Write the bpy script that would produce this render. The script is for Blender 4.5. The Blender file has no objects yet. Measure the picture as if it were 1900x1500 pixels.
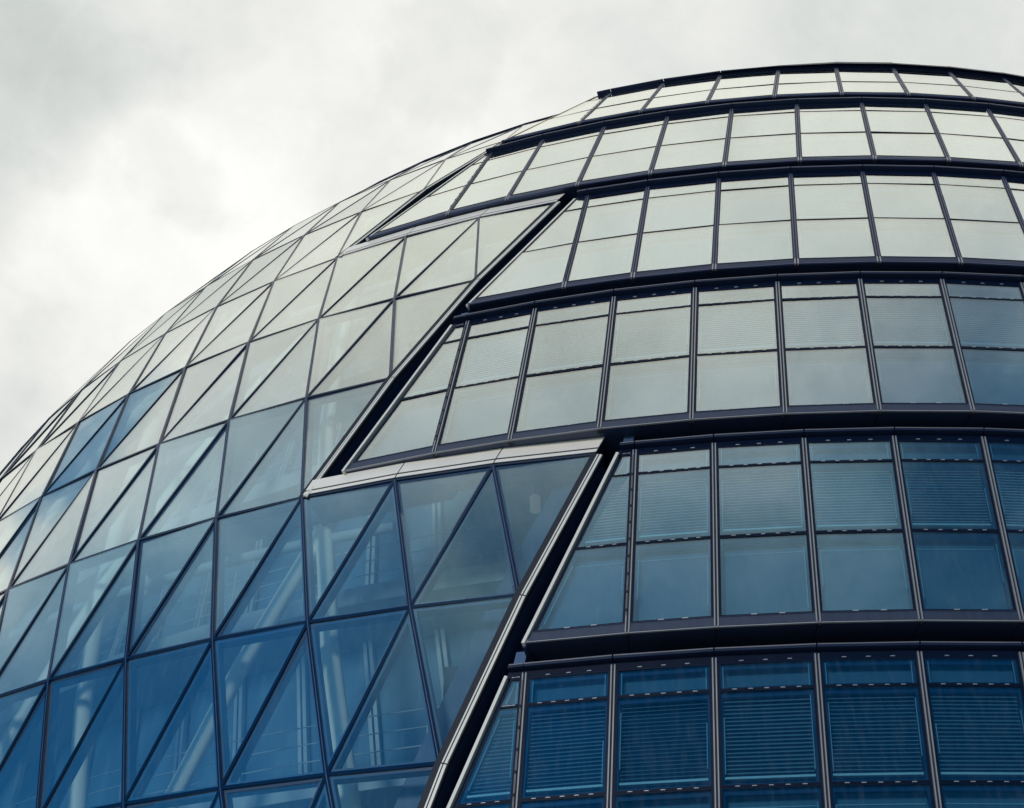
import bpy, math, random
from mathutils import Vector
import numpy as np

random.seed(7)
S = bpy.context.scene
COL = S.collection
RAD = math.radians

# ------------------------------------------------------------------ camera, sky, sun, exposure
cam_d = bpy.data.cameras.new('camera')
cam = bpy.data.objects.new('camera', cam_d)
COL.objects.link(cam)
cam.location = (0, 0, 1.6)
cam.rotation_euler = (RAD(90 + 36.123), 0, 0)
cam_d.sensor_width = 36
cam_d.lens = 36 * 2503 / 1900
cam_d.clip_start = 0.2
cam_d.clip_end = 2000
S.camera = cam

S.view_settings.view_transform = 'Standard'
S.view_settings.look = 'None'
S.view_settings.exposure = 0.0
S.view_settings.gamma = 1.0
S.render.engine = 'CYCLES'
S.cycles.max_bounces = 10
S.cycles.transparent_max_bounces = 24

SUN_EL, SUN_AZ = 13.0, -158.0         # azimuth clockwise from +Y: low behind the camera, veiled by cloud
sun_d = bpy.data.lights.new('sun', 'SUN')
sun_d.energy = 1.5
sun_d.angle = RAD(10)
sun_d.color = (1.0, 0.96, 0.9)
sun = bpy.data.objects.new('sun', sun_d)
COL.objects.link(sun)
_d = Vector((math.sin(RAD(SUN_AZ)) * math.cos(RAD(SUN_EL)), math.cos(RAD(SUN_AZ)) * math.cos(RAD(SUN_EL)), math.sin(RAD(SUN_EL))))
sun.location = _d * 200
sun.rotation_euler = _d.to_track_quat('Z', 'Y').to_euler()


class NT:
    """A thin helper for wiring nodes."""
    def __init__(s, tree):
        s.t = tree
        s.t.nodes.clear()

    def n(s, typ, **kw):
        o = s.t.nodes.new(typ)
        for k, v in kw.items():
            if k.startswith('_'):
                setattr(o, k[1:], v)
        return o

    def l(s, a, b):
        s.t.links.new(a, b)

    def val(s, sock, v):
        if isinstance(v, bpy.types.NodeSocket):
            s.l(v, sock)
        else:
            sock.default_value = v

    def math(s, op, a, b=0.0, c=None, clamp=False):
        o = s.t.nodes.new('ShaderNodeMath')
        o.operation = op
        o.use_clamp = clamp
        s.val(o.inputs[0], a)
        s.val(o.inputs[1], b)
        if c is not None:
            s.val(o.inputs[2], c)
        return o.outputs[0]

    def vmath(s, op, a, b=None, scale=None):
        o = s.t.nodes.new('ShaderNodeVectorMath')
        o.operation = op
        s.val(o.inputs[0], a)
        if b is not None:
            s.val(o.inputs[1], b)
        if scale is not None:
            s.val(o.inputs['Scale'], scale)
        return o.outputs['Value'] if op in ('DOT_PRODUCT', 'LENGTH', 'DISTANCE') else o.outputs[0]

    def smooth(s, x, a, b):
        o = s.t.nodes.new('ShaderNodeMapRange')
        o.interpolation_type = 'SMOOTHSTEP'
        s.val(o.inputs[0], x)
        o.inputs[1].default_value = a
        o.inputs[2].default_value = b
        return o.outputs[0]

    def mix(s, f, a, b):
        o = s.t.nodes.new('ShaderNodeMix')
        o.data_type = 'RGBA'
        s.val(o.inputs[0], f)
        s.val(o.inputs[6], a)
        s.val(o.inputs[7], b)
        return o.outputs[2]

    def noise(s, vec, scale, detail=4, rough=.5, dist=0.0):
        o = s.t.nodes.new('ShaderNodeTexNoise')
        s.l(vec, o.inputs['Vector'])
        o.inputs['Scale'].default_value = scale
        o.inputs['Detail'].default_value = detail
        o.inputs['Roughness'].default_value = rough
        o.inputs['Distortion'].default_value = dist
        return o.outputs[0], o.outputs[1]


def direction(el, az):
    return (math.sin(RAD(az)) * math.cos(RAD(el)), math.cos(RAD(az)) * math.cos(RAD(el)), math.sin(RAD(el)))


# the sky: clear blue air under a broken cloud deck, thick ahead and overhead, opening low down behind the camera
W = bpy.data.worlds.new('World')
S.world = W
W.use_nodes = True
g = NT(W.node_tree)
co = g.n('ShaderNodeTexCoord').outputs['Generated']
d0 = g.vmath('NORMALIZE', co)
nf, nc = g.noise(d0, 5.0, 3, .5)
_f, nc2 = g.noise(d0, 17.0, 5, .6)
wob = g.vmath('SCALE', g.vmath('SUBTRACT', nc, (.5, .5, .5)), scale=.20)
wob = g.vmath('ADD', wob, g.vmath('SCALE', g.vmath('SUBTRACT', nc2, (.5, .5, .5)), scale=.07))
dw = g.vmath('NORMALIZE', g.vmath('ADD', d0, wob))
n1, _c = g.noise(d0, 2.2, 6, .55, .3)
n2, _c = g.noise(d0, 6.5, 5, .6, .2)
sky = g.n('ShaderNodeTexSky', _sky_type='NISHITA', _sun_disc=False, _sun_elevation=RAD(SUN_EL), _sun_rotation=RAD(SUN_AZ),
          _air_density=1.4, _dust_density=0.0, _ozone_density=4.0)
blue = g.vmath('MULTIPLY', sky.outputs[0], (.05, .98, 1.62))
blue = g.vmath('SCALE', blue, scale=g.math('MULTIPLY_ADD', g.smooth(g.vmath('DOT_PRODUCT', d0, direction(26, 158)), .45, .95), -.62, 1.0))
blue = g.vmath('SCALE', blue, scale=g.math('MULTIPLY_ADD', g.smooth(g.vmath('DOT_PRODUCT', d0, direction(22, -95)), .86, 1.0), -.25, 1.0))
sep = g.n('ShaderNodeSeparateXYZ')
g.l(d0, sep.inputs[0])
sc = g.math('MULTIPLY_ADD', sep.outputs[1], .2, sep.outputs[2])
sc = g.math('MULTIPLY_ADD', g.smooth(sep.outputs[1], .0, .5), .28, sc)
sc = g.math('ADD', sc, g.math('MULTIPLY', g.math('SUBTRACT', n1, .5), .30))
sc = g.math('ADD', sc, g.math('MULTIPLY', g.math('SUBTRACT', n2, .5), .22))


def lump(el, az, width):
    """a soft patch round one direction of the sky, frayed by the noise"""
    return g.smooth(g.vmath('DOT_PRODUCT', dw, direction(el, az)), math.cos(RAD(width)), 1.0)


# a hole in the clouds towards the left of the building, a bank of cloud and a clear stretch behind the camera
for el, az, w, a in ((46, -60, 11, .38), (28, -105, 16, .10), (39, -147, 10, -.14), (58, 130, 22, .16)):
    sc = g.math('MULTIPLY_ADD', lump(el, az, w), -a, sc)
cover = g.smooth(sc, .44, .86)
# brightness of the deck: white with grey undersides
b = g.math('MULTIPLY_ADD', g.math('SUBTRACT', n1, .5), .16, .875)
n3, _c = g.noise(d0, 15.0, 6, .62, .4)
b = g.math('MULTIPLY_ADD', g.math('SUBTRACT', n3, .5), .20, b)
back = g.smooth(sep.outputs[1], .35, -.15)
b = g.math('MULTIPLY_ADD', g.math('SUBTRACT', n2, .5), .30, b)
b = g.math('MULTIPLY_ADD', g.smooth(sep.outputs[2], .80, .93), .07, b)
b = g.math('MULTIPLY_ADD', g.math('MULTIPLY', back, g.math('SUBTRACT', nf, .53)), .40, b)
b = g.math('MULTIPLY_ADD', g.math('MULTIPLY', back, g.math('SUBTRACT', n2, .52)), .28, b)
for el, az, w, a in ((40, -19.5, 9, .13), (50, -34, 13, -.14), (46.5, -25.5, 5.0, -.10), (43.4, -18.8, 2.4, -.10),
                     (50.5, -5, 3.4, -.09), (33, -28, 9, -.12), (50, 30, 18, -.14)):
    b = g.math('MULTIPLY_ADD', lump(el, az, w), a, b)
b = g.math('MAXIMUM', g.math('MINIMUM', b, 1.0), .22)
cool = g.mix(g.smooth(b, .60, .95), (.945, 1.0, .97, 1), (1.0, .997, .965, 1))
cool = g.mix(g.math('MULTIPLY', back, g.smooth(sep.outputs[2], .96, .60)), cool, (.58, .85, 1.03, 1))
cool = g.mix(g.math('SUBTRACT', 1.0, cover), cool, (.45, .85, 1.0, 1))          # thin cloud takes on the blue behind it
cool = g.mix(g.smooth(sep.outputs[2], .78, .95), cool, (1.0, .998, .92, 1))
deck = g.vmath('SCALE', cool, scale=g.math('MULTIPLY', b, 10.0))
colr = g.mix(cover, blue, deck)
bg = g.n('ShaderNodeBackground')
g.l(colr, bg.inputs[0])
bg.inputs[1].default_value = .1
wo = g.n('ShaderNodeOutputWorld')
g.l(bg.outputs[0], wo.inputs[0])

# ------------------------------------------------------------------ materials


def new_mat(name):
    m = bpy.data.materials.new(name)
    m.use_nodes = True
    return m, NT(m.node_tree)


def solid(name, colr, rough=.5, metal=0.0, var=.12, scale=3.0, streak=False, spec=.5, glow=0.0):
    """paint or metal with a little uneven dirt; streak runs the dirt downwards"""
    m, t = new_mat(name)
    o = t.n('ShaderNodeOutputMaterial')
    p = t.n('ShaderNodeBsdfPrincipled')
    vec = t.n('ShaderNodeTexCoord').outputs['Object']
    if streak:
        vec = t.vmath('MULTIPLY', vec, (6, 6, .8))
    f, _ = t.noise(vec, scale, 5, .65)
    k = t.math('MULTIPLY_ADD', t.math('SUBTRACT', f, .5), var * 3.2, 1.0)
    t.l(t.vmath('SCALE', (colr[0], colr[1], colr[2]), scale=k), p.inputs['Base Color'])
    t.val(p.inputs['Roughness'], t.math('MULTIPLY_ADD', t.math('SUBTRACT', f, .5), .25, rough, clamp=True))
    p.inputs['Metallic'].default_value = metal
    if glow:                           # a lit lamp
        p.inputs['Emission Color'].default_value = (1, .97, .9, 1)
        p.inputs['Emission Strength'].default_value = glow
    p.inputs['Specular IOR Level'].default_value = spec
    t.l(p.outputs[0], o.inputs[0])
    return m


def glass(name, tint, r0, power, rough=0.0, bump=.009, dirt=.02, haze=.0):
    """coated glazing: mirror at a glance, tinted and clear head on"""
    m, t = new_mat(name)
    o = t.n('ShaderNodeOutputMaterial')
    geo = t.n('ShaderNodeNewGeometry')
    vec = t.n('ShaderNodeTexCoord').outputs['Object']
    c = t.math('ABSOLUTE', t.vmath('DOT_PRODUCT', geo.outputs['Incoming'], geo.outputs['Normal']))
    f = t.math('POWER', t.math('SUBTRACT', 1.0, c, clamp=True), power)
    f = t.math('MULTIPLY_ADD', f, 1 - r0, r0, clamp=True)
    nz, _ = t.noise(vec, .9, 2, .5)
    bp = t.n('ShaderNodeBump')
    bp.inputs['Strength'].default_value = bump
    bp.inputs['Distance'].default_value = .3
    t.l(nz, bp.inputs['Height'])
    gl = t.n('ShaderNodeBsdfGlossy')
    gl.inputs['Roughness'].default_value = rough
    gl.inputs['Color'].default_value = (.99, 1.0, .955, 1)
    t.l(bp.outputs[0], gl.inputs['Normal'])
    tr = t.n('ShaderNodeBsdfTransparent')
    tr.inputs['Color'].default_value = (*tint, 1)
    mx = t.n('ShaderNodeMixShader')
    t.l(f, mx.inputs[0])
    t.l(tr.outputs[0], mx.inputs[1])
    t.l(gl.outputs[0], mx.inputs[2])
    # dust in streaks, plus an even pale veil that paints in haze
    df = t.n('ShaderNodeBsdfDiffuse')
    df.inputs['Color'].default_value = (.5, .55, .56, 1)
    s, _ = t.noise(t.vmath('MULTIPLY', vec, (5, 5, .6)), 2.5, 6, .7)
    m2 = t.n('ShaderNodeMixShader')
    t.l(t.math('MULTIPLY_ADD', t.smooth(s, .42, .8), dirt, haze), m2.inputs[0])
    t.l(mx.outputs[0], m2.inputs[1])
    t.l(df.outputs[0], m2.inputs[2])
    t.l(m2.outputs[0], o.inputs[0])
    return m


M = {
    'atrium_glass': glass('atrium_glass', (.86, .94, .95), 0.03, 1.45, dirt=.03, haze=.012),
    'office_glass': glass('office_glass', (.60, .79, .87), .025, 1.22, dirt=.03),
    'frame': solid('frame', (.002, .008, .028), .4, .0, spec=.16),
    'atrium_frame': solid('atrium_frame', (.003, .013, .042), .10, .0, spec=.45),
    'reveal': solid('reveal', (.015, .055, .13), .5, 0),
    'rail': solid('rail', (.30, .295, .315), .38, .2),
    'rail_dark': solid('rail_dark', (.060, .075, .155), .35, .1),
    'gap': solid('gap', (.006, .009, .02), .7),
    'trim': solid('trim', (.72, .67, .60), .45, .1, var=.06),
    'trim_warm_reflection': solid('trim_warm_reflection', (.62, .44, .26), .4, .5, var=.05),  # the pale trim again, a warm reflection put into its colour
    'beam': solid('beam', (.86, .77, .69), .5, 0, var=.05),
    'sill': solid('sill', (.030, .042, .080), .5, .2, var=.2, streak=True),
    'rail_mid': solid('rail_mid', (.17, .16, .18), .4, .2),
    'coping': solid('coping', (.010, .020, .052), .4, .0, spec=.2),
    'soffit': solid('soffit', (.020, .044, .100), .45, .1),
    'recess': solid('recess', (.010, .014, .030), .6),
    'channel': solid('channel', (.016, .045, .115), .45, .1, var=.3, streak=True),
    'bracket': solid('bracket', (.05, .10, .20), .4, .3),
    'slat_pale': solid('slat_pale', (.54, .60, .64), .5, 0, var=.04),
    'slat': solid('slat', (.26, .31, .33), .5, 0, var=.04),
    'blind_rail': solid('blind_rail', (.92, .92, .84), .4),
    'panel': solid('panel', (.15, .22, .28), .6, 0, var=.05, scale=.8),
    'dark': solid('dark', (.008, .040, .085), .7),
    'strip': solid('strip', (.50, .58, .60), .35),
    'clip': solid('clip', (.50, .51, .52), .3, .5),
    'tube': solid('tube', (.86, .88, .78), .45, 0, var=.04),
    'slab': solid('slab', (.30, .38, .42), .7),
    'wall': solid('wall', (.07, .17, .26), .7, 0, var=.2, scale=.35),
    'post': solid('post', (.34, .42, .46), .5),
    'lamp': solid('lamp', (.85, .86, .82), .4, glow=.06),
    'cord': solid('cord', (.05, .05, .06), .5),
    'roof': solid('roof', (.10, .11, .14), .6),
    'ground': solid('ground', (.30, .30, .29), .8, var=.15, scale=.6),
    'podium': solid('podium', (.12, .14, .18), .5),
}

# ------------------------------------------------------------------ the shape of the building
P = [7.82523, 0.63047, 0.00061, 0.0, 7.74312, 2.60205, 0.51668, 0.09565, 44.95056, 2.70747, 0.53089, 0.14213, 24.14567, -2.17229, -1.79144, -0.48895, -0.10386, -2.05063, -0.09352, -2.69616]
ROW_Z = {r: z for r, z in enumerate([8.44331, 11.01987, 13.63196, 16.24562, 18.83359, 21.40125, 23.98793, 26.59068, 29.2])}
ROW_Z.update({-1: 5.85, -2: 3.25, -3: 0.65})
BAND = [(6.19108, 0.43394, 9.78982, 0.18705, -1.81128, -2.87624, .0971), (10.08208, 0.37533, 13.66365, 0.12445, -1.75281, -2.88488, .1108),
        (13.97117, 0.30715, 17.59296, 0.04221, -1.88572, -2.84217, .11782), (17.85987, 0.19071, 21.52278, -0.05084, -1.81439, -2.83895, .13539),
        (21.75415, 0.09465, 25.40707, -0.05918, -1.93895, -2.79013, .12044), (25.65156, 0.07998, 29.10625, 0.06108, -1.84639, -2.74552, .05222)]
OFF = (0.17013, -0.7271, -0.22615, -0.07353, -0.00097, -0.00788, -0.03449)
ORG = Vector((6.0, 43.0, 0.0))        # foot of the building's axis


def centre(z):
    t = (z - 25) / 10
    return (P[4] + P[5] * t + P[6] * t * t + P[7] * t ** 3, P[8] + P[9] * t + P[10] * t * t + P[11] * t ** 3)


def radius(z):
    t = (z - 25) / 10
    return P[12] + P[13] * t + P[14] * t * t + P[15] * t ** 3 + P[16] * t ** 4


def shell(z, th, d=0.0):
    def s(z, th):
        cx, cy = centre(z)
        R = radius(z)
        return Vector((cx + R * math.cos(th), cy + R * math.sin(th), z))
    p = s(z, th)
    if d:
        n = (s(z, th + .01) - s(z, th - .01)).cross(s(z + .05, th) - s(z - .05, th)).normalized()
        p = p + n * d
    return p


STEP = math.exp(P[19])


def atr(c, z, d=0.0):
    t = (z - 25) / 10
    th = P[17] + P[18] * t + OFF[4] * t * t + OFF[5] * t ** 3 - c * STEP
    return shell(z, th, d)


def node(c, r, d=0.0):
    return atr(c, ROW_Z[r], d)


def off_pt(k, i, top):
    """point of band k (0 = lowest) where mullion line i meets its bottom or top ring"""
    zb, db, zt, dt, ph, ls, _f = BAND[k]
    z, dR = (zt, dt) if top else (zb, db)
    cx, cy = centre(z)
    t = (z - 25) / 10
    cx += OFF[0] + OFF[1] * t
    cy += OFF[2] + OFF[3] * t
    R = radius(z) + dR + OFF[6]
    th = ph + i * math.exp(ls)
    return Vector((cx + R * math.cos(th), cy + R * math.sin(th), z))


LEFT = [(-.97, -.06), (-.947, -.052), (-.992, -.065), (-1.12, -.007), (-1.142, .043), (-1.192, -.183)]
LAST = [12, 11, 14, 13, 15, 14]      # last mullion built at the right, a few bays past the picture


# ------------------------------------------------------------------ mesh helpers
class MB:
    def __init__(s):
        s.v, s.f, s.cut = [], [], None

    def hexa(s, a, b):
        """solid between polygon a and its twin b (same count, same order)"""
        n = len(a)
        o = len(s.v)
        s.v += list(a) + list(b)
        s.f.append(tuple(o + i for i in range(n))[::-1])
        s.f.append(tuple(o + n + i for i in range(n)))
        for i in range(n):
            j = (i + 1) % n
            s.f.append((o + i, o + j, o + n + j, o + n + i))
        return s

    def slab(s, pts, n, d0, d1):
        return s.hexa([p + n * d0 for p in pts], [p + n * d1 for p in pts])

    def bar(s, p, q, n, w, d0, d1, shift=0.0):
        """straight bar p-q, w wide across, between depths d0 and d1 along n"""
        ax = (q - p).normalized()
        sd = ax.cross(n).normalized()
        n = sd.cross(ax).normalized()
        m = sd * shift
        h = sd * (w / 2)
        return s.slab([p - h + m, q - h + m, q + h + m, p + h + m], n, d0, d1)

    def quad(s, a, b, c, d):
        o = len(s.v)
        s.v += [a, b, c, d]
        s.f.append((o, o + 1, o + 2, o + 3))
        return s

    def tube(s, pts, r, seg=14):
        rings = []
        for i, p in enumerate(pts):
            ax = (pts[min(i + 1, len(pts) - 1)] - pts[max(i - 1, 0)]).normalized()
            u = ax.orthogonal().normalized()
            if rings:
                u = (pu - ax * pu.dot(ax)).normalized()
            pu = u
            v = ax.cross(u)
            o = len(s.v)
            s.v += [p + (u * math.cos(a) + v * math.sin(a)) * r for a in (2 * math.pi * k / seg for k in range(seg))]
            rings.append(o)
        for a, b in zip(rings, rings[1:]):
            for k in range(seg):
                j = (k + 1) % seg
                s.f.append((a + k, a + j, b + j, b + k))
        s.f.append(tuple(rings[0] + k for k in range(seg))[::-1])
        s.f.append(tuple(rings[-1] + k for k in range(seg)))
        return s

    def build(s, name, mat, parent=None, label=None, smooth=False, org=ORG, kind=None, mat2=None):
        if not s.f:
            return None
        me = bpy.data.meshes.new(name)
        me.from_pydata([tuple(p - org) for p in s.v], [], s.f)
        me.materials.append(M[mat])
        if mat2:
            me.materials.append(M[mat2])
            for p in me.polygons:
                p.material_index = 1 if p.index >= s.cut else 0
        if smooth:
            for p in me.polygons:
                p.use_smooth = len(p.vertices) == 4
        me.update()
        o = bpy.data.objects.new(name, me)
        COL.objects.link(o)
        if parent is not None:
            o.parent = parent
        else:
            o.location = org
        if label:
            o['label'] = label
        if kind:
            o['kind'] = kind
        return o


def lerp(a, b, t):
    return a + (b - a) * t


# ------------------------------------------------------------------ ground
gm = MB()
gm.quad(Vector((-900, -900, 0)), Vector((900, -900, 0)), Vector((900, 900, 0)), Vector((-900, 900, 0)))
gr = gm.build('ground', 'ground', org=Vector((0, 0, 0)), kind='structure')
gr['label'] = 'grey paving in front of the glass building'

B = bpy.data.objects.new('glass_office_building', None)
COL.objects.link(B)
B.location = ORG
B['label'] = 'bulbous glass office building with stepped window bands and a triangulated glass atrium'
B['category'] = 'building'

# ------------------------------------------------------------------ office bands
T_SILL, T_2, T_1, T_TOP = .048, .449, .836, .955


class Bay:
    """flat bay: a quad bl, br, tr, tl with its own axes; u in metres from a side, t from lip to coping"""
    def __init__(s, bl, br, tl, tr):
        s.bl, s.br, s.tl, s.tr = bl, br, tl, tr
        s.n = (br - bl).cross(tl - bl).normalized()
        if s.n.dot(ORG + Vector((0, 0, 15)) - bl) > 0:
            s.n = -s.n
        s.h = ((tl + tr) / 2 - (bl + br) / 2).length

    def L(s, t, m=0.0):
        a, b = lerp(s.bl, s.tl, t), lerp(s.br, s.tr, t)
        return a + (b - a).normalized() * m

    def R(s, t, m=0.0):
        a, b = lerp(s.bl, s.tl, t), lerp(s.br, s.tr, t)
        return b + (a - b).normalized() * m

    def rect(s, t0, t1, ml, mr):
        return [s.L(t0, ml), s.R(t0, mr), s.R(t1, mr), s.L(t1, ml)]


def make_window(k, bay, ml, mr, rnd, slanted=False):
    """one bay's window: frame with glass, blind, shade panels, sill, clips and spacer highlights as its pieces"""
    n, h = bay.n, bay.h
    e = .012 / h
    fr = MB()
    panes = [(T_SILL, T_2), (T_2, T_1), (T_1, T_TOP)]
    fw = .026 if k < 3 else .018
    for (a, b) in panes:                                   # uprights
        fr.slab([bay.L(a, ml), bay.L(a, ml + fw), bay.L(b, ml + fw), bay.L(b, ml)], n, -.09, 0)
        fr.slab([bay.R(a, mr + fw), bay.R(a, mr), bay.R(b, mr), bay.R(b, mr + fw)], n, -.09, 0)
    for t, hw in ((T_2, .028), (T_1, .024)) if k < 3 else ((T_2, .014), (T_1, .012)):                # transoms: two strips and a groove
        d = hw / h
        fr.slab(bay.rect(t + .25 * d, t + d, ml + fw, mr + fw), n, -.09, .003)
        fr.slab(bay.rect(t - d, t - .25 * d, ml + fw, mr + fw), n, -.09, .003)
        fr.slab(bay.rect(t - .25 * d, t + .25 * d, ml + fw, mr + fw), n, -.09, -.012)
    fr.slab(bay.rect(T_SILL, T_SILL + .030 / h, ml + fw, mr + fw), n, -.09, .003)
    fr.slab(bay.rect(T_TOP - .030 / h, T_TOP, ml + fw, mr + fw), n, -.09, .003)
    w = fr.build('window', 'frame', B)
    # inner reveal seen through the edge of the glass
    rv = MB()
    for (a, b) in panes:
        i0 = .055
        rv.slab([bay.L(a, ml), bay.L(a, ml + i0), bay.L(b, ml + i0), bay.L(b, ml)], n, -.08, -.06)
        rv.slab([bay.R(a, mr + i0), bay.R(a, mr), bay.R(b, mr), bay.R(b, mr + i0)], n, -.08, -.06)
        if b != T_2:
            rv.slab(bay.rect(a + .03 / h, a + .075 / h, ml + i0, mr + i0), n, -.08, -.062)
        rv.slab(bay.rect(b - .085 / h, b - .03 / h, ml + i0, mr + i0), n, -.08, -.062)
    rv.build('reveal', 'reveal', w)
    gl = MB()
    for (a, b) in panes:
        j = [rnd.uniform(-.005, .005) for _ in range(3)]
        q = bay.rect(a + .024 / h, b - .024 / h, ml + fw - .006, mr + fw - .006)
        j.append(j[0] + j[2] - j[1])
        q = [p + n * jj for p, jj in zip(q, j)]
        gl.slab(q, n, -.018, -.007)
    gl.build('glass', 'office_glass', w)
    # lower shade panel and its head strip
    sp = MB()
    top = T_2 - .20 / h
    sp.slab(bay.rect(T_SILL + .01, top, ml + .03, mr + .03), n, -.24, -.20)
    sp.slab(bay.rect(top + .015 / h, T_2 - .03 / h, ml + .03, mr + .03), n, -.26, -.23)
    sp.slab(bay.rect(T_1 + .02 / h, T_TOP, ml + .03, mr + .03), n, -.24, -.20)
    if k >= 4 or (k == 3 and rnd.random() < .55):          # upper storeys: the shade fills the middle pane too
        sp.slab(bay.rect(T_2 + .01, T_1 - .01, ml + .03, mr + .03), n, -.24, -.20)
        blind = False
    else:
        blind = True
    sp.build('shade_panel', 'panel', w)
    if blind:
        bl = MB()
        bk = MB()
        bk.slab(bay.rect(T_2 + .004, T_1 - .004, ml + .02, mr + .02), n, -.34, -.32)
        bk.build('dark_room_sheet', 'dark', w)  # dark sheet standing in for the unlit room behind the blind
        ns = 21
        lift = (.15, .18, .22, .26)[k]
        t0, t1 = T_2 + (lift + .06) / h, T_1 + .02 / h
        up = (bay.tl - bay.bl).normalized()
        tilt = RAD(rnd.choice((58, 66, 72, 78)))
        half = rnd.choice((.008, .010, .012)) + .0025 * k
        dv = (n * -math.cos(tilt) + up * math.sin(tilt)) * half
        th = (n * math.sin(tilt) + up * math.cos(tilt)) * .002
        for q in range(ns):
            t = lerp(t0, t1, (q + .5) / ns)
            a, b = bay.L(t, ml + .07) - n * .115, bay.R(t, mr + .07) - n * .115
            jj = up * rnd.uniform(-.004, .004)
            a, b = a + jj, b + up * rnd.uniform(-.003, .003)
            bl.hexa([a - dv - th, b - dv - th, b + dv - th, a + dv - th], [a - dv + th, b - dv + th, b + dv + th, a + dv + th])
        bl.build('blind', 'slat' if k == 0 else 'slat_pale', w)
        br_ = MB()
        br_.slab(bay.rect(T_2 + lift / h, T_2 + (lift + .032) / h, ml + .065, mr + .065), n, -.13, -.088)
        br_.build('blind_rail', 'blind_rail', w)
    # highlights on the spacer edge inside the glass, painted as pale strips
    st = MB()
    for (a, b) in panes:
        for side in (0, 1):
            if rnd.random() < .12:
                continue
            x0 = rnd.uniform(.12, .3)
            x1 = rnd.uniform(.55, .95)
            if b == T_TOP:
                x0, x1 = .12, .9
            elif b == T_2:
                x0, x1 = x0 + .02, x1 - .1
                x0, x1 = 1 - x1 - .1, 1 - x0
            f = (bay.L if side == 0 else bay.R)
            m0 = (ml if side == 0 else mr) + .064
            ta, tb = lerp(a, b, x0), lerp(a, b, x1)
            st.slab([f(ta, m0), f(ta, m0 + .012), f(tb, m0 + .012), f(tb, m0)], n, -.056, -.046)
    if k <= 3:
        st.build('spacer_highlight', 'strip', w)
    # bright line on the head of the lower panel
    hl = MB()
    hl.slab(bay.rect(top - .012 / h, top + .004 / h, ml + .06, mr + .06), n, -.196, -.185)
    hl.build('panel_edge', 'strip', w)
    # hinge clips
    up = (bay.tl - bay.bl).normalized()
    for t, cnt in ((T_1, 5), (T_2, 5), (T_SILL + .014 / h, 2), (T_TOP + .006 / h, 3)):
        if slanted and cnt > 3:
            cnt = 3
        pa, pb = bay.L(t, ml + fw), bay.R(t, mr + fw)
        ux = (pb - pa).normalized()
        lw, lh = (.034, .010) if cnt != 2 else (.046, .014)
        cl = MB()
        cl.slab([pa - up * .004, pb - up * .004, pb + up * .004, pa + up * .004], n, -.002, .005)
        cl.cut = len(cl.f)
        for q in range(cnt):
            x = (q + .9) / (cnt + .8) if cnt != 2 else (.36, .67)[q]
            c = lerp(pa, pb, x)
            cl.slab([c - ux * lw - up * lh * .4, c + ux * lw - up * lh * .4, c + ux * lw * .75 + up * lh * .6, c - ux * lw * .75 + up * lh * .6], n, .001, .020)
        if k < 3:
            cl.build('hinge_strip', 'frame', w, mat2='clip')
    # sill plate with a bright drip edge
    si = MB()
    si.slab(bay.rect(.006, T_SILL - .010 / h, ml - .02, mr - .02), n, -.10, .012)
    si.slab(bay.rect(T_SILL - .008 / h, T_SILL - .001 / h, ml, mr), n, -.08, .02)
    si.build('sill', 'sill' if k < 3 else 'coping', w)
    dr = MB()
    dr.slab(bay.rect(-.0005, .0035, ml - .055, mr - .055), n, -.012, .016)
    dr.build('drip_edge', 'rail' if k < 3 else 'rail_dark', w)
    return w


def make_mullion(a, b, n, k, slots=False):
    m = MB()
    p0, p1 = lerp(a, b, .002), lerp(a, b, .972)
    for s_ in (-1, 1):
        m.bar(p0, p1, n, .018 if k < 3 else .016, -.06, (.030 if k < 3 else .008), shift=s_ * .023)
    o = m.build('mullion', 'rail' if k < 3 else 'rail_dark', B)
    if k >= 3:                         # small bright feet
        ft = MB()
        for s_ in (-1, 1):
            ft.bar(lerp(a, b, -.002), lerp(a, b, .045), n, .024, -.02, .020, shift=s_ * .026)
        ft.build('mullion_foot', 'rail', o)
    gp = MB()
    gp.bar(p0, p1, n, .088 if k < 3 else .078, -.10, (.004 if k < 3 else .0015))
    gp.build('gasket', 'gap', o)
    if slots:
        c = MB()
        c.bar(lerp(a, b, .08), lerp(a, b, .94), n, .006, .030, .036, shift=-.023)
        for q in range(9):
            c.bar(lerp(a, b, .10 + .09 * q), lerp(a, b, .112 + .09 * q), n, .018, .030, .042, shift=-.023)
        c.build('slot_strip', 'gap', o)
    return o


def inward(p, dist, dz=0.0):
    cx, cy = centre(p.z)
    v = Vector((cx - p.x, cy - p.y, 0)).normalized()
    return p + v * dist + Vector((0, 0, dz))


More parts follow.
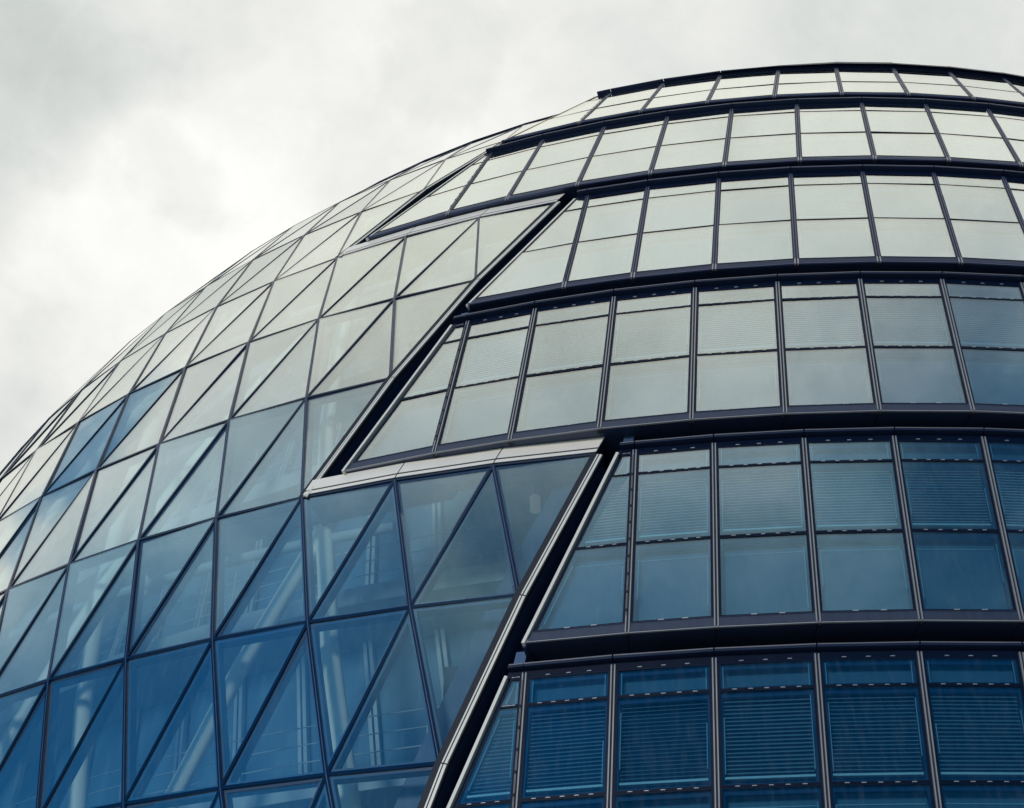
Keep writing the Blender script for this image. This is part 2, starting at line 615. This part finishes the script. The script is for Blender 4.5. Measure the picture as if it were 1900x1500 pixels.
EDGE = []                              # the left edge line of each band, lip and coping
for k in range(6):
    rnd = random.Random(100 + k)
    first = BAND[k][6]
    MW = .046 if k < 3 else .040           # half a mullion
    idx = [first] + list(range(1, LAST[k] + 1))
    eb, et = LEFT[k]
    bot = [off_pt(k, i, False) for i in idx]
    top = [off_pt(k, i, True) for i in idx]
    lb, lt = off_pt(k, eb, False), off_pt(k, et, True)
    EDGE.append((lb, lt))
    bays = []
    # the slanting bay beside the channel
    b0 = Bay(lb, bot[0], lt, top[0])
    bays.append(b0)
    make_window(k, b0, .075 if k < 3 else .05, MW, rnd, slanted=True)
    for j in range(len(idx) - 1):
        by = Bay(bot[j], bot[j + 1], top[j], top[j + 1])
        bays.append(by)
        make_window(k, by, MW, MW, rnd)
    for j in range(len(idx)):
        n = (bays[j].n + bays[min(j + 1, len(bays) - 1)].n).normalized()
        make_mullion(bot[j], top[j], n, k, slots=(j == 0))
    # pale trim on the slanting edge
    tr = MB()
    tr.bar(lerp(lb, lt, -.005), lerp(lb, lt, .965), b0.n, .046, -.05, .035 if k < 3 else .008, shift=0)
    tr.build('edge_trim', 'trim_warm_reflection' if k == 5 else 'trim', B, label='pale edge trim near the roof, warm reflection painted into its colour' if k == 5 else None)
    jm = MB()                          # its return into the channel
    sd = (lb - bot[0]).normalized()
    q = [lb + sd * .03, lt + sd * .03]
    jm.hexa([q[0] - b0.n * .10, q[1] - b0.n * .10, q[1] - b0.n * .75, q[0] - b0.n * .75],
            [p - sd * .05 for p in (q[0] - b0.n * .10, q[1] - b0.n * .10, q[1] - b0.n * .75, q[0] - b0.n * .75)])
    jm.build('channel_cheek', 'channel', B)
    # coping, one bar per bay with open joints
    cp, fa = MB(), MB()
    for by in bays:
        g_ = .006
        h = by.h
        cp.slab([by.L(1 - .045 / h, g_), by.R(1 - .045 / h, g_), by.R(1 + .004 / h, g_), by.L(1 + .004 / h, g_)], by.n, -.12, .105)
        fa.slab([by.L(T_TOP + .012 / h, 0), by.R(T_TOP + .012 / h, 0), by.R(1 - .046 / h, 0), by.L(1 - .046 / h, 0)], by.n, -.11, -.012)
    c_ = cp.build('coping', 'coping', B)
    ce = MB()
    for by in bays:
        h = by.h
        ce.slab([by.L(1 - .012 / h, .008), by.R(1 - .012 / h, .008), by.R(1 + .006 / h, .008), by.L(1 + .006 / h, .008)], by.n, .02, .112 if k < 3 else .106)
    ce.build('coping_edge', 'rail_mid' if k < 3 else 'rail_dark', c_)
    fa.build('fascia', 'frame', c_)
    # ledge over the coping, back wall of the shadow gap, soffit of the band above
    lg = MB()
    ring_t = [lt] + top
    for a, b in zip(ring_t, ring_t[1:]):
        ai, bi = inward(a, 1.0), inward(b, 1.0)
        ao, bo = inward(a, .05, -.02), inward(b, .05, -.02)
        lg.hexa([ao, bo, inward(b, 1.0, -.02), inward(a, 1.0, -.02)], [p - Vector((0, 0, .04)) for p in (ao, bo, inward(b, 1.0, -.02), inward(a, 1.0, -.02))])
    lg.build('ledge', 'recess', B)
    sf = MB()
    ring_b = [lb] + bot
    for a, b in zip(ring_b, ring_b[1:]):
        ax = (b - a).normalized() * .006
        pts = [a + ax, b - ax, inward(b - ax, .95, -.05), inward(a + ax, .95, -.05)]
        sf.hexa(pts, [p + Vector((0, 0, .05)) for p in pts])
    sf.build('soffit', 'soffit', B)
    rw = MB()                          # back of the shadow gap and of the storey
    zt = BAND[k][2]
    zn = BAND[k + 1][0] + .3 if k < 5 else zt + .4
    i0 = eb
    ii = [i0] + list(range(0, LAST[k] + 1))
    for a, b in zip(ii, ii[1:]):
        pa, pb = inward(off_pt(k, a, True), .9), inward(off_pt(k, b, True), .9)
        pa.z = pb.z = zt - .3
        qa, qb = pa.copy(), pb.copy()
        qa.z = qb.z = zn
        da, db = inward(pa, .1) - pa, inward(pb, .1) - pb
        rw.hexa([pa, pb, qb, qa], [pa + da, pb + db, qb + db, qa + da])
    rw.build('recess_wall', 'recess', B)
    # dark post that closes the end of the shadow gap
    if k < 5:
        pa = inward(lt, .10)
        pb = inward(off_pt(k + 1, et + .06, False), .25)
        pb.z = BAND[k + 1][0]
        pb = pa + Vector((.10, 0, BAND[k + 1][0] - pa.z + .02))
        bk = MB()
        ux = (top[1] - top[0]).normalized()
        iv = (inward(pa, 1) - pa)
        A4 = [pa, pa + ux * .16, pa + ux * .16 + iv * .25, pa + iv * .25]
        bk.hexa(A4, [p + Vector((.07, .02, BAND[k + 1][0] - lt.z + .02)) for p in A4])
        bk.build('end_post', 'bracket', B)

# parapet over the top band, with stepped joints
pp = MB()
tops = [off_pt(5, LEFT[5][1] - .1, True)] + [off_pt(5, i, True) for i in ([BAND[5][6]] + list(range(1, LAST[5] + 1)))]
for q, (a, b) in enumerate(zip(tops, tops[1:])):
    ta, tb = min(1.0, .22 * q), min(1.0, .22 * (q + 1))
    a0, b0_ = inward(a, -.15 * ta, -.02), inward(b, -.15 * tb, -.02)
    ua, ub = (Vector((0, 0, .025 + .16 * t_ + .008 * (q % 3))) for t_ in (ta, tb))
    ai, bi = inward(a, .5, -.02), inward(b, .5, -.02)
    pts = [a0, b0_, bi, ai]
    pp.hexa(pts, [a0 + ua + inward(a0, .12) - a0, b0_ + ub + inward(b0_, .12) - b0_, bi + ub, ai + ua])
pp.build('parapet', 'frame', B)

# ------------------------------------------------------------------ atrium glazing
CMAX = 15
TOPR = 8


def edge_c(r):
    """column where the atrium ends in the cell row starting at r"""
    if r < 2:
        return -1 - r
    if r < 5:
        return 2 - r
    return 5 - r


tris = []
for r in range(-3, TOPR):
    e = edge_c(r)
    for c in range(e, CMAX + 1):
        tris.append((c, r, 0, [node(c, r), node(c - 1, r + 1), node(c, r + 1)]))
        if c > e:
            tris.append((c, r, 1, [node(c, r), node(c - 1, r), node(c - 1, r + 1)]))
CAM = Vector((0, 0, 1.6))
PITCH = RAD(36.123)


def pixel(p):
    """picture position (1900 wide) of a point: only used to rank which panes show largest"""
    v = p - CAM
    dd = math.cos(PITCH) * v.y + math.sin(PITCH) * v.z
    if dd <= .1:
        return None
    return 950 + 2503 * v.x / dd, 750 - 2503 * (-math.sin(PITCH) * v.y + math.cos(PITCH) * v.z) / dd


def shown(pts):
    q = [pixel(p) for p in pts]
    if any(x is None for x in q):
        return 0
    (x0, y0), (x1, y1), (x2, y2) = q
    cx, cy = (x0 + x1 + x2) / 3, (y0 + y1 + y2) / 3
    if max(x0, x1, x2) < 0 or min(y0, y1, y2) > 1500:
        return 0
    n = (pts[1] - pts[0]).cross(pts[2] - pts[0])
    cxy = centre(pts[0].z)
    if n.dot(pts[0] - Vector((cxy[0], cxy[1], pts[0].z))) < 0:
        n = -n
    if n.dot(CAM - pts[0]) < 0:
        return 0
    inside = 1.0 if (0 < cx < 1900 and 0 < cy < 1500) else .3
    return inside * abs((x1 - x0) * (y2 - y0) - (x2 - x0) * (y1 - y0)) / 2


def inset(pts, m):
    a = []
    for i in range(3):
        p, q, s_ = pts[i], pts[(i + 1) % 3], pts[(i + 2) % 3]
        u, v = (q - p).normalized(), (s_ - p).normalized()
        ang = u.angle(v)
        a.append(p + (u + v).normalized() * (m / math.sin(ang / 2)))
    return a


ranked = sorted(tris, key=lambda t: -shown(t[3]))
rest, rest_label = MB(), None
rnd = random.Random(5)
for q, (c, r, half, pts) in enumerate(ranked):
    n = (pts[1] - pts[0]).cross(pts[2] - pts[0]).normalized()
    cxy = centre(pts[0].z)
    if n.dot(pts[0] - Vector((cxy[0], cxy[1], pts[0].z))) < 0:
        n = -n
    flat = 1 - .70 * min(1, max(0, (pts[0].z - 12) / 10))
    ip = inset(pts, .016)
    rr = random.Random(c * 971 + r * 37 + half * 11)
    ip = [p + n * rr.uniform(-.042, .003) * flat for p in ip]
    if q < 100 and shown(pts) > 60:
        mb = MB()
        mb.slab(ip, n, -.015, -.003)
        mb.build('glass_panel', 'atrium_glass', B)
    else:
        rest.slab(ip, n, -.015, -.003)
rest.build('small_glass_panels', 'atrium_glass', B, kind='stuff')


def out_n(p):
    cx, cy = centre(p.z)
    th = math.atan2(p.y - cy, p.x - cx)
    return (shell(p.z, th, 1.0) - shell(p.z, th)).normalized()


def bars(name, pts_list, w, d0, d1, in_w):
    """a glazing bar running on through several nodes, with the deeper bar behind the glass as its piece"""
    runs = []
    for p, q in pts_list:
        if runs and (runs[-1][-1][1] - p).length < .01:
            runs[-1].append((p, q))
        else:
            runs.append([(p, q)])
    for run in runs:
        a, b_ = MB(), MB()
        for p, q in run:
            n = out_n((p + q) / 2)
            f = 1 - .5 * min(1, max(0, ((p.z + q.z) / 2 - 11) / 14))
            a.bar(p, q, n, w * f, d0, d1)
            b_.bar(p, q, n, in_w * f, -.20 + d1, -.036 - d1)
        o = a.build(name, 'atrium_frame', B)
        b_.build('inner_bar', 'reveal', o)
        if name == 'column_bar':
            c_ = MB()
            for p, q in run:
                c_.bar(p, q, out_n((p + q) / 2), .012, 0, d1 + .002)
            c_.build('cover_strip', 'rail_dark', o)


for c in range(-3, CMAX + 1):          # columns
    seg = []
    for r in range(-3, TOPR):
        if c >= edge_c(r):
            seg.append((node(c, r), node(c, r + 1)))
    bars('column_bar', seg, .066, -.05, .0015, .15)
for r in range(-2, TOPR):              # rows
    seg = []
    c0 = min(edge_c(r), edge_c(r - 1) - 1)
    for c in range(c0, CMAX):
        seg.append((node(c, r), node(c + 1, r)))
    bars('row_bar', seg, .052, -.05, .0007, .15)
for s in range(-4, CMAX + TOPR + 1):   # diagonals, each running on through the cells where column + row stays s
    seg = []
    for r in range(-3, TOPR):
        c = s - r
        if edge_c(r) < c <= CMAX:
            seg.append((node(c, r), node(c - 1, r + 1)))
    bars('diagonal_bar', seg, .050, -.05, .0, .14)

# pale trims along the slanting edges, outer and inner strip with a dark joint
FAM = [(-3, 2), (2, 5), (5, 8)]
for a, b_ in FAM:
    pts = [node(edge_c(a) - (r - a), r) for r in range(a, b_ + 1)]
    for p, q, r in zip(pts, pts[1:], range(a, b_)):
        n = out_n((p + q) / 2)
        gapv = (q - p).normalized() * .012
        t1, t2, t3 = MB(), MB(), MB()
        hi = r >= 5
        t1.bar(p + gapv, q - gapv, n, .040, -.05, .010 if hi else .026, shift=.100)
        t1.bar(p + gapv, q - gapv, n, .022, -.05, .007 if hi else .016, shift=.045)
        o = t1.build('edge_trim', 'trim_warm_reflection' if r == 7 else 'trim', B, label='pale edge trim near the roof, warm reflection painted into its colour' if r == 7 else None)
        t2.bar(p, q, n, .20, -.08, .004, shift=.035)
        t2.build('trim_joint', 'gap', o)
    # the dark channel floor and the cheek on the atrium side
fl = MB()
for a, b_ in FAM:
    dense = []
    pts = [node(edge_c(a) - (r - a), r) for r in range(a, b_ + 1)]
    ck = MB()
    for p, q in zip(pts, pts[1:]):
        n = out_n((p + q) / 2)
        sd = (q - p).normalized().cross(n).normalized() * .11
        A4 = [p + sd - n * .03, q + sd - n * .03, q + sd - n * .85, p + sd - n * .85]
        ck.hexa(A4, [x - sd * .3 for x in A4])
    ck.build('channel_cheek', 'channel', B)
    m = 8
    for p, q in zip(pts, pts[1:]):
        for j in range(m):
            p0, p1 = lerp(p, q, j / m), lerp(p, q, (j + 1) / m)
            def wide(x):
                th = math.atan2(x.y - centre(x.z)[1], x.x - centre(x.z)[0])
                return shell(x.z, th - .03, -.62), shell(x.z, th + .10, -.62)
            (l0, r0_), (l1, r1_) = wide(p0), wide(p1)
            fl.hexa([l0, r0_, r1_, l1], [inward(x, .08) for x in (l0, r0_, r1_, l1)])
fl.build('channel_floor', 'channel', B)

# white cladding beams under the overhanging storeys
for r in (2, 5):
    def bp(c, up):
        return atr(c - up / 2.6, ROW_Z[r] + up)
    be, st, jn = MB(), MB(), MB()
    for c in (0, -1, -2):
        x0, x1 = c - .006, c - 1 + .006
        for mb, u0, u1, d1 in ((be, .115, .325, .022 if r == 2 else .006), (st, .030, .090, .016 if r == 2 else .004), (jn, .02, .31, .008 if r == 2 else .002)):
            if mb is jn:
                x0, x1 = c, c - 1
            q4 = [bp(x0, u0), bp(x1, u0), bp(x1, u1), bp(x0, u1)]
            n = out_n((q4[0] + q4[1]) / 2)
            mb.slab(q4, n, -.14 if mb is not jn else -.2, d1)
    o = be.build('cladding_beam', 'beam', B)
    st.build('lower_strip', 'beam', o)
    jn.build('beam_joint', 'gap', o)
    # dark lining between the beam and the storey above
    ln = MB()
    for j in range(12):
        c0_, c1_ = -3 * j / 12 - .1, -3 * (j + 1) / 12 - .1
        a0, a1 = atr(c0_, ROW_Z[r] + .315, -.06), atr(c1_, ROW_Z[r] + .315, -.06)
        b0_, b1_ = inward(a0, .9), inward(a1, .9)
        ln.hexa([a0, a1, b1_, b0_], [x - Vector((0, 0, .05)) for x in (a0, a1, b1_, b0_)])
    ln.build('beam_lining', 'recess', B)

# dark rim along the top of the atrium
rim = MB()
for c in range(-3, CMAX):
    p, q = node(c, TOPR), node(c + 1, TOPR)
    pts = [inward(p, -.005), inward(q, -.005), inward(q, .3), inward(p, .3)]
    rim.hexa(pts, [x + Vector((0, 0, .035 if c < 3 else .01)) for x in pts])
rim.build('roof_rim', 'frame', B)

# steel tubes of the diagrid standing behind the glass
TD = -.85
for c in (0, 3, 6, 9, 12):
    t = MB()
    t.tube([node(c, r, TD) for r in range(-3, TOPR + 1)], .155)
    t.build('steel_tube', 'tube', B, smooth=True)
for s in (-1, 2, 5, 8, 11, 14):
    rr = [r for r in range(-3, TOPR + 1) if s - r <= CMAX and (s - r > edge_c(min(r, TOPR - 1)) or s - r >= edge_c(max(r - 1, -3)) and s - r > edge_c(min(r, 7)) - 1)]
    runs, cur = [], []
    for r in range(-3, TOPR + 1):
        ok = s - r <= CMAX and s - r >= -3 and s - r > edge_c(min(r, TOPR - 1)) - .5
        if ok:
            cur.append(r)
        elif cur:
            runs.append(cur)
            cur = []
    if cur:
        runs.append(cur)
    for run in runs:
        if len(run) > 1:
            t = MB()
            t.tube([node(s - r, r, TD) for r in run], .14)
            t.build('steel_tube', 'tube', B, smooth=True)
for r in (-1, 2, 5):
    t = MB()
    c0 = edge_c(r - 1) + 1.2
    t.tube([atr(c0 + (CMAX - c0) * q / 30, ROW_Z[r] - .25, TD) for q in range(31)], .09)
    t.build('ring_tube', 'slab', B, smooth=True)

# inside the atrium: office partitions, floor edges, ramp rails
INN = -3.9
zs = [.2, 6.0, 9.9, 13.8, 17.7, 21.6, 25.5, 29.3]
wl = MB()
cc = [-9 + q for q in range(0, 30)]
for z0, z1 in zip(zs, zs[1:]):
    for a, b_ in zip(cc, cc[1:]):
        q4 = [atr(b_, z0, INN), atr(a, z0, INN), atr(a, z1, INN), atr(b_, z1, INN)]
        wl.hexa(q4, [inward(x, .2) for x in q4])
wl.build('partition', 'wall', B)
for z in zs[1:]:
    fs = MB()
    for a, b_ in zip(cc, cc[1:]):
        if a < -4:
            continue
        q4 = [atr(b_, z, -2.6), atr(a, z, -2.6), atr(a, z, INN + .02), atr(b_, z, INN + .02)]
        fs.hexa(q4, [x - Vector((0, 0, .35)) for x in q4])
    fs.build('floor_slab', 'slab', B)
    hr = MB()
    for hz in (.35, .7, 1.05):
        hr.tube([atr(-3 + q * .5, z + hz, -2.7) for q in range(36)], .011, 6)
    for q in range(0, 36, 5):
        a = atr(-3 + q * .5, z, -2.7)
        hr.tube([a, a + Vector((0, 0, 1.05))], .014, 6)
    hr.build('ramp_railing', 'post', B)
ps = MB()
for c in range(-4, 16):
    for ofs in (.32, .40):
        pts = [atr(c + ofs, z, INN + .12) for z in (.3, 5, 9.5, 13.5, 17.5, 21.5, 25, 29)]
        for p, q in zip(pts, pts[1:]):
            ps.bar(p, q, out_n(p), .07, -.05, .05)
ps.build('partition_post', 'post', B)

# roof and the lower wall under the picture
rf = MB()
cx, cy = centre(29.2)
rp = [Vector((cx + (radius(29.2) - .12) * math.cos(a), cy + (radius(29.2) - .12) * math.sin(a), 29.14)) for a in (2 * math.pi * q / 72 for q in range(72))]
rf.hexa(rp, [p + Vector((0, 0, .12)) for p in rp])
rf.build('roof', 'roof', B)
pw = MB()
for q in range(72):
    th0, th1 = 2 * math.pi * q / 72, 2 * math.pi * (q + 1) / 72
    for z0, z1 in ((0, 3), (3, 6.1), (6.1, 10), (10, 14), (14, 18), (18, 22), (22, 26), (26, 29.1)):
        low = z1 <= 6.2
        mid = (th0 + th1) / 2
        front = -math.pi * .86 < (mid if mid < math.pi else mid - 2 * math.pi) < -1.02
        left = not (-2.3 < (mid if mid < math.pi else mid - 2 * math.pi) < -.75)
        if front and not low:
            continue
        d = -.9 if front else -.06
        if front and left:
            continue
        q4 = [shell(z0, th0, d), shell(z0, th1, d), shell(z1, th1, d), shell(z1, th0, d)]
        pw.hexa(q4, [inward(x, .2) for x in q4])
pw.build('outer_wall', 'podium', B)


# ------------------------------------------------------------------ pendant lamps hanging in the atrium
def lamp(px, py, depth, label):
    x, y = (px - 950) / 2503, (750 - py) / 2503
    d = Vector((x, math.cos(PITCH) - math.sin(PITCH) * y, math.sin(PITCH) + math.cos(PITCH) * y)).normalized()
    p = CAM + d * depth
    e = bpy.data.objects.new('pendant_lamp', None)
    COL.objects.link(e)
    e.location = p
    e['label'] = label
    e['category'] = 'lamp'
    e['group'] = 'pendant lamps in the atrium'
    s = MB()
    prof = [(.085, -.16), (.095, -.15), (.095, .14), (.080, .16), (.03, .165)]
    seg = 20
    for (r_, h_) in prof:
        s.v += [p + Vector((r_ * math.cos(a), r_ * math.sin(a), h_)) for a in (2 * math.pi * k / seg for k in range(seg))]
    for i in range(len(prof) - 1):
        for k in range(seg):
            j = (k + 1) % seg
            s.f.append((i * seg + k, i * seg + j, (i + 1) * seg + j, (i + 1) * seg + k))
    s.f.append(tuple(range(seg))[::-1])
    s.f.append(tuple((len(prof) - 1) * seg + k for k in range(seg)))
    s.build('lamp_shade', 'lamp', e, org=p, smooth=True)
    zc = min(z for z in zs if z - .35 > p.z) - .35
    c = MB()
    c.tube([p + Vector((0, 0, .16)), Vector((p.x, p.y, zc))], .008, 8)
    c.build('cord', 'cord', e, org=p)


lamp(993, 935, 24.0, 'white cylindrical pendant lamp behind the glass beside the dark slanting channel')
lamp(265, 1085, 25.3, 'white cylindrical pendant lamp behind the blue glass at the far left')
